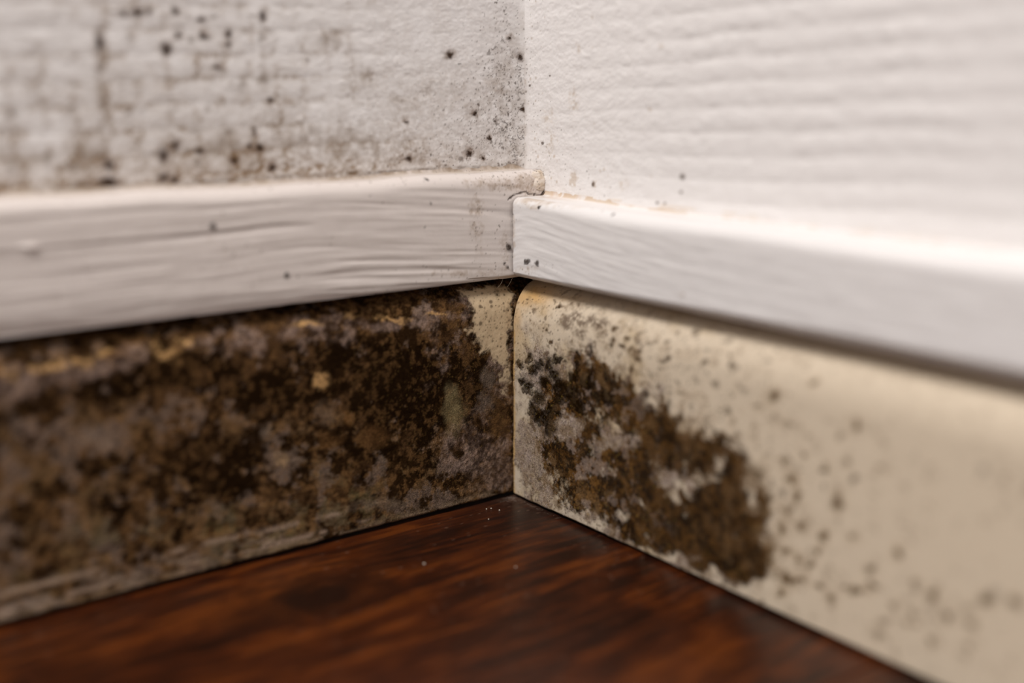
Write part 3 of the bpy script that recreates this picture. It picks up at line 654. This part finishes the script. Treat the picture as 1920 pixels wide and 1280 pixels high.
    # the colonies that stand alone
    spots = [(1148, 614, 8, 8, 1), (1152, 640, 8, 9, 1), (1172, 634, 7, 7, .9), (1168, 648, 6, 6, .9), (1182, 655, 9, 8, .9), (1197, 660, 7, 7, .8), (1196, 672, 6, 6, .8), (1250, 672, 8, 9, 1), (1145, 648, 5, 5, .8), (1192, 620, 6, 6, .5),
        (1320, 678, 9, 9, .8), (1366, 680, 9, 9, .75), (1231, 720, 6, 6, .9), (1250, 734, 4, 4, .7), (1183, 690, 6, 6, .6), (1240, 690, 5, 5, .6), (1280, 740, 5, 5, .5), (1290, 690, 5, 5, .5), (1340, 720, 7, 9, .5), (1375, 740, 6, 6, .4), (1397, 738, 5, 5, .4),
        (1300, 762, 5, 5, .6), (1365, 765, 9, 10, .7), (1330, 775, 6, 6, .4), (1450, 742, 10, 11, .9), (1525, 716, 10, 9, .85), (1502, 671, 6, 4, .25), (1420, 762, 8, 7, .6), (1605, 795, 12, 10, .95), (1515, 815, 6, 6, .55), (1576, 815, 7, 7, .55), (1480, 795, 8, 4, .5),
        (1657, 831, 8, 8, .3), (1509, 853, 7, 7, .7), (1550, 876, 8, 8, .7), (1588, 868, 8, 8, .65), (1653, 874, 9, 9, .6), (1475, 862, 9, 9, .5), (1481, 900, 11, 10, .95), (1495, 930, 6, 14, .8), (1572, 943, 11, 14, .75), (1475, 961, 7, 7, .8),
        (1467, 994, 9, 11, 1), (1503, 988, 9, 10, .7), (1542, 1000, 8, 11, 1), (1599, 1008, 9, 9, 1), (1684, 1036, 10, 12, .95), (1477, 1032, 8, 8, .9), (1497, 1046, 8, 10, 1), (1534, 1032, 7, 7, 1), (1521, 1061, 7, 9, .9), (1633, 1069, 9, 9, .75),
        (1718, 1097, 9, 9, .55), (1749, 1113, 10, 9, .8), (1788, 1122, 8, 8, .3), (1846, 1126, 11, 13, .7), (1905, 1130, 11, 12, .65), (1478, 1085, 14, 16, .9), (1500, 1090, 12, 8, .9), (1464, 1113, 10, 8, .95), (1560, 1120, 11, 9, .95), (1609, 1105, 18, 7, .95), (1580, 1097, 10, 6, .6),
        (1637, 1097, 9, 6, .75), (1532, 1097, 10, 6, .9), (1678, 1140, 9, 9, .7), (1714, 1144, 7, 10, .6), (1775, 1156, 9, 11, .75), (1824, 1174, 10, 9, .7), (1655, 1164, 8, 8, .5), (1645, 1187, 8, 9, .5), (1702, 1170, 9, 7, .6), (1722, 1172, 8, 6, .55), (1749, 1207, 10, 10, .65),
        (1818, 1211, 10, 10, .55), (1446, 1030, 6, 12, .9), (1422, 992, 9, 8, .9), (1812, 1146, 10, 9, .5), (1440, 940, 12, 16, .6), (1425, 885, 14, 16, .7), (1410, 905, 9, 9, .6), (1445, 1055, 9, 10, .8), (1455, 1072, 7, 7, .8), (1436, 960, 8, 7, .7), (1525, 1155, 6, 6, .3),
        (1040, 571, 5, 5, 1), (1019, 616, 3, 3, .9), (1029, 609, 2.5, 2.5, .9), (1027, 622, 4, 4, .9), (1034, 641, 6, 6, .9), (1046, 635, 3, 3, .8), (978, 554, 2, 2, .8), (990, 580, 2.5, 2.5, .8), (1320, 650, 6, 5, .4), (1215, 640, 6, 6, .5), (1220, 700, 6, 6, .4), (1270, 715, 6, 6, .4), (1212, 720, 5, 5, .4)]
    lone = []
    for b in spots:
        m = sstep(1.15, 0.35, f.ell(Us, Vs, *b[:4]))
        lone.append((m, b[4]))
        col = over(col, lerp(srgb(64, 46, 26), srgb(92, 76, 58), n2), min(0.97, 1.15 * b[4]) * m)
        if b[0] > 1400:
            col = over(col, srgb(150, 122, 84), 0.25 * b[4] * sstep(2.3, 0.8, f.ell(Us, Vs, *b[:4])))
    # fine pepper thinning outwards, sharpest next to the corner
    pep = f.level(Uw, Vw, [(1000, 600, 70, 60, .6), (985, 640, 50, 50, .7), (1040, 560, 90, 16, .6), (1200, 690, 130, 90, .75), (1310, 750, 130, 110, .6), (1010, 900, 60, 100, .9), (1100, 960, 90, 60, .7), (1420, 960, 90, 130, .55), (1450, 1070, 70, 60, .6), (1150, 580, 200, 22, .4)])
    col = over(col, srgb(74, 56, 36), 0.85 * specks(U, V, 0.9, 0.55 * pep, 0.10, 0.34, 9))
    col = over(col, srgb(84, 64, 44), 0.8 * specks(Us, Vs, 2.2, 0.6 * pep, 0.2, 1.1, 10))
    col = over(col, srgb(150, 124, 92), 0.35 * pep * sstep(0.5, 0.7, nB))
    col = over(col, srgb(150, 128, 60), 0.5 * specks(U, V, 0.8, 0.3 * bloom, 0.1, 0.25, 11))
    # raw edge against the other board
    e = U - U[:, :1]
    col = over(col, srgb(204, 168, 112), 0.9 * sstep(1.9, 0.7, e + 1.2 * (n2 - 0.5)) * sstep(60, 50, V))
    col = over(col, srgb(70, 52, 32), 0.8 * specks(U, V, 1.4, 0.3 * sstep(2.5, 0.5, e), 0.12, 0.4, 12))
    h = 0.05 * (n4 - 0.5) + 0.16 * mm * (n2 - 0.2) + 0.05 * n1 * bloom
    P = P + N * (h * near / 1000)[..., None]
    wob = 0.22 * (fbm(V, V * 0, 4, 3, 501) - 0.7) * np.exp(-e / 0.8)                # uneven cut edge
    P[..., 1] -= wob / 1000 * near
    br = structure(with_caps('baseboard_right', P, col, M_BASE, True), 'cream skirting board with mould spreading from the corner and thinning to spots', 'baseboard')
    patch = np.maximum(mm, 0.8 * sstep(0.25, 0.70, bloom + 0.7 * (fbm(U, V, 4, 5, 408, 0.66) - 0.5)))
    lift_patch('mould_patch', P, N, col, patch, 0.35, 0.00012, M_MOULD, br, True, 'olive brown mould crust with grey bloom')
    for m in each:
        lift_patch('mould_spot', P, N, col, m, 0.4, 0.0003, M_MOULD, br, True, 'black mould colony')
    for m, s in lone:
        if s >= 0.5:
            lift_patch('mould_spot', P, N, col, m, 0.3, 0.00006, M_MOULD, br, True)

# ------------------------------------------------------------------ floor
def build_floor():
    me_s = 3.0
    sub = mesh_from('floor', [(0, 0, -0.009), (-me_s, 0, -0.009), (-me_s, -me_s, -0.009), (0, -me_s, -0.009)], [(0, 1, 2, 3)], plain_mat('floor_underlay', (0.02, 0.014, 0.01)), smooth=False)
    structure(sub, 'dark reddish brown varnished plank floor with a knot', 'floor')
    knot = (95.5, 38.0)
    y = 3.0; edges = [(3.0, 144.0)]
    while edges[-1][1] < 2990: edges.append((edges[-1][1] + 0.25, min(edges[-1][1] + 140.25, 2998)))
    for k, (a, b) in enumerate(edges):
        fine = k < 2
        xs = axis_steps([(0.18, 0.0009), (0.32, 0.002)] if fine else [(0.3, 0.02)], 2.995, 1.15, 0.15, 0.003)
        if fine:
            ys = np.linspace(a, b, int((b - a) / (0.4 if k == 0 else 0.5)))
        else:
            ys = np.linspace(a, b, 40)
        prof_y = np.concatenate([[a, a], ys[1:-1], [b, b]]); zt = np.zeros(len(prof_y)); zt[0] = zt[-1] = -8.0
        bev = 0.45
        zt = np.where((prof_y <= a + 1e-6) | (prof_y >= b - 1e-6), -bev, zt); zt[0] = zt[-1] = -8.0
        X, Y = np.meshgrid(xs * 1000, prof_y)
        Zt = np.repeat(zt[:, None], len(xs), 1)
        P = np.stack([-X, -Y, Zt], -1) / 1000
        kx, ky = (knot if k == 0 else (700 + 300 * k, (a + b) / 2 + 25 * math.sin(k * 3)))
        dx, dy = (X - kx), (Y - ky)
        r = np.hypot(dx / 1.75, dy)
        push = 9.0 * dy / (r + 5) * np.exp(-(np.hypot(dx / 3.2, dy) / 24.0) ** 2)        # grain flows round the knot
        yy = Y - push + 3.0 * (fbm(X / 4, Y, 14, 2, 600 + k) - 0.5)
        g1 = fbm(X / 9, yy, 5.5, 4, 610 + k, 0.6); g2 = fbm(X / 12, yy, 1.2, 3, 620 + k); g3 = fbm(X / 3, yy, 16, 3, 630 + k)
        t = np.clip(0.26 * g1 + 0.30 * g2 + 0.34 * g3 + 0.20 * fbm(X / 2.5, yy, 3, 4, 645 + k) - 0.05, 0, 1)
        col = lerp(srgb(36, 14, 6), srgb(70, 30, 9), sstep(0.30, 0.60, t))
        col = lerp(col, srgb(108, 54, 16), 0.75 * sstep(0.52, 0.8, t))
        pore = sstep(0.66, 0.85, fbm(X / 22, yy, 0.9, 2, 640 + k))
        col = over(col, srgb(26, 11, 7), 0.55 * pore)
        col = over(col, srgb(24, 11, 7), 0.92 * sstep(8.0, 4.0, r + 5.0 * (fbm(X, Y, 5, 4, 650) - 0.5)))
        col = over(col, srgb(34, 14, 7), 0.65 * sstep(19, 8, r + 9 * (fbm(X, Y, 6, 3, 655) - 0.5)))
        if k == 0:
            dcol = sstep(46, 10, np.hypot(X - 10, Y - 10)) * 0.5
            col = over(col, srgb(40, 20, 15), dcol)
            dust = specks(X, Y, 3.2, 0.35, 0.2, 0.55, 660) * sstep(0.45, 0.7, fbm(X, Y, 20, 2, 661))
            col = over(col, srgb(120, 92, 76), 0.55 * dust)
            lint = np.exp(-((X - 11.5) / 1.3) ** 2) * sstep(34, 10, Y) + 0.8 * np.exp(-np.hypot(X - 13, Y - 10) / 3.5)
            col = over(col, srgb(132, 108, 90), 0.55 * np.clip(lint, 0, 1) * fbm(X, Y, 1.4, 3, 662))
        col = col * 0.86
        col[0] = col[-1] = srgb(20, 9, 6)
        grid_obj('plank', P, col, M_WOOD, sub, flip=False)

# ------------------------------------------------------------------ small debris
def build_debris():
    crumb_m = plain_mat('pale_plaster_crumb', (0.62, 0.55, 0.46), 0.8, 3000)
    rnd = random.Random(4)
    import bmesh
    for i, (x, y, r, lab) in enumerate([(912, 955, .22, 'tiny pale crumb farthest from the lint in a row of three by the skirting'), (921, 954, .24, 'tiny pale plaster crumb in the middle of a row of three by the skirting corner'), (936.5, 957, .24, 'tiny pale crumb nearest the lint in a row of three by the skirting'),
                              (916, 974, .2, 'tiny pale plaster crumb lying just in front of the row of three'), (795, 1058, .3, 'slightly larger pale plaster crumb lying alone on the dark plank'), (967, 1064, .22, 'pale crumb on the open plank in front of the corner')]):
        p = pix(x, y, 2, 0.0)
        bm = bmesh.new(); bmesh.ops.create_icosphere(bm, subdivisions=2, radius=r / 1000)
        for v in bm.verts:
            v.co *= 0.8 + 0.4 * rnd.random(); v.co.z *= 0.75
        lo = min(v.co.z for v in bm.verts)
        for v in bm.verts: v.co.z -= lo
        me = bpy.data.meshes.new('plaster_crumb'); bm.to_mesh(me); bm.free(); me.materials.append(crumb_m)
        o = bpy.data.objects.new('plaster_crumb', me); COL.objects.link(o); o.location = (p[0], p[1], 0.00002)
        o['label'] = lab; o['category'] = 'crumb'; o['group'] = 'plaster crumbs on the floor'
    # two fine hairs hanging out of the gap between batten and skirting
    hair_m = plain_mat('fine_hair', (0.30, 0.24, 0.17), 0.5)
    def fibre(pts, r, sides=5):
        pts = [Vector(p) for p in pts]; V = []; Fc = []
        for i, p in enumerate(pts):
            d = (pts[min(i + 1, len(pts) - 1)] - pts[max(i - 1, 0)]).normalized()
            a = d.orthogonal().normalized(); b = d.cross(a)
            rr = r * (1 - 0.6 * i / (len(pts) - 1))
            for s in range(sides):
                t = 2 * math.pi * s / sides
                V.append(p + a * (rr * math.cos(t)) + b * (rr * math.sin(t)))
        for i in range(len(pts) - 1):
            for s in range(sides):
                Fc.append((i * sides + s, i * sides + (s + 1) % sides, (i + 1) * sides + (s + 1) % sides, (i + 1) * sides + s))
        return V, Fc
    for (xa, ya, xb, yb, lab) in [(961, 517, 951, 538, 'fine pale hair hanging from the gap under the batten joint, the longer one'), (941, 526, 932, 540, 'fine short dark hair hanging from the gap under the taller batten')]:
        A = pix(xa, ya, 1, -BASE_L - 0.0006); B = pix(xb, yb, 1, -BASE_L - 0.0006)
        A = A + (A - B) * 0.25
        pts = [A + (B - A) * t + np.array([0.0002, -0.0002, 0]) * math.sin(3 * t) for t in np.linspace(0, 1, 9)]
        V, Fc = fibre(pts, 0.00006)
        o = mesh_from('hair', V, Fc, hair_m); o['label'] = lab; o['category'] = 'hair'; o['group'] = 'hairs in the corner gap'
    # lint caught in the floor corner
    V, Fc = [], []
    for i in range(90):
        x = 11.2 + abs(rnd.gauss(0, 2.0)) + rnd.random() * 0.8; y = 8.4 + abs(rnd.gauss(0, 2.2))
        if i > 60: x = 11.3 + rnd.random() * 0.8; y = 9 + rnd.random() * 24
        a = rnd.random() * math.pi; l = 0.5 + rnd.random() * 1.1
        z = 0.05 + rnd.random() * 0.35
        pts = [(-(x + l * (t - .5) * math.cos(a) + .12 * math.sin(5 * t + i)) / 1000, -(y + l * (t - .5) * math.sin(a)) / 1000, max(0.03, z + 0.15 * math.sin(4 * t + i)) / 1000) for t in np.linspace(0, 1, 5)]
        v, fc = fibre(pts, 0.000022, 3)
        n = len(V); V += v; Fc += [tuple(q + n for q in ff) for ff in fc]
    o = mesh_from('dust_lint', V, Fc, plain_mat('grey_lint', (0.34, 0.27, 0.22), 0.9))
    o['label'] = 'thin grey lint of dust caught on the floor at the skirting corner'; o['category'] = 'dust'; o['kind'] = 'stuff'

build_walls()
build_trims()
build_bases()
build_floor()
build_debris()
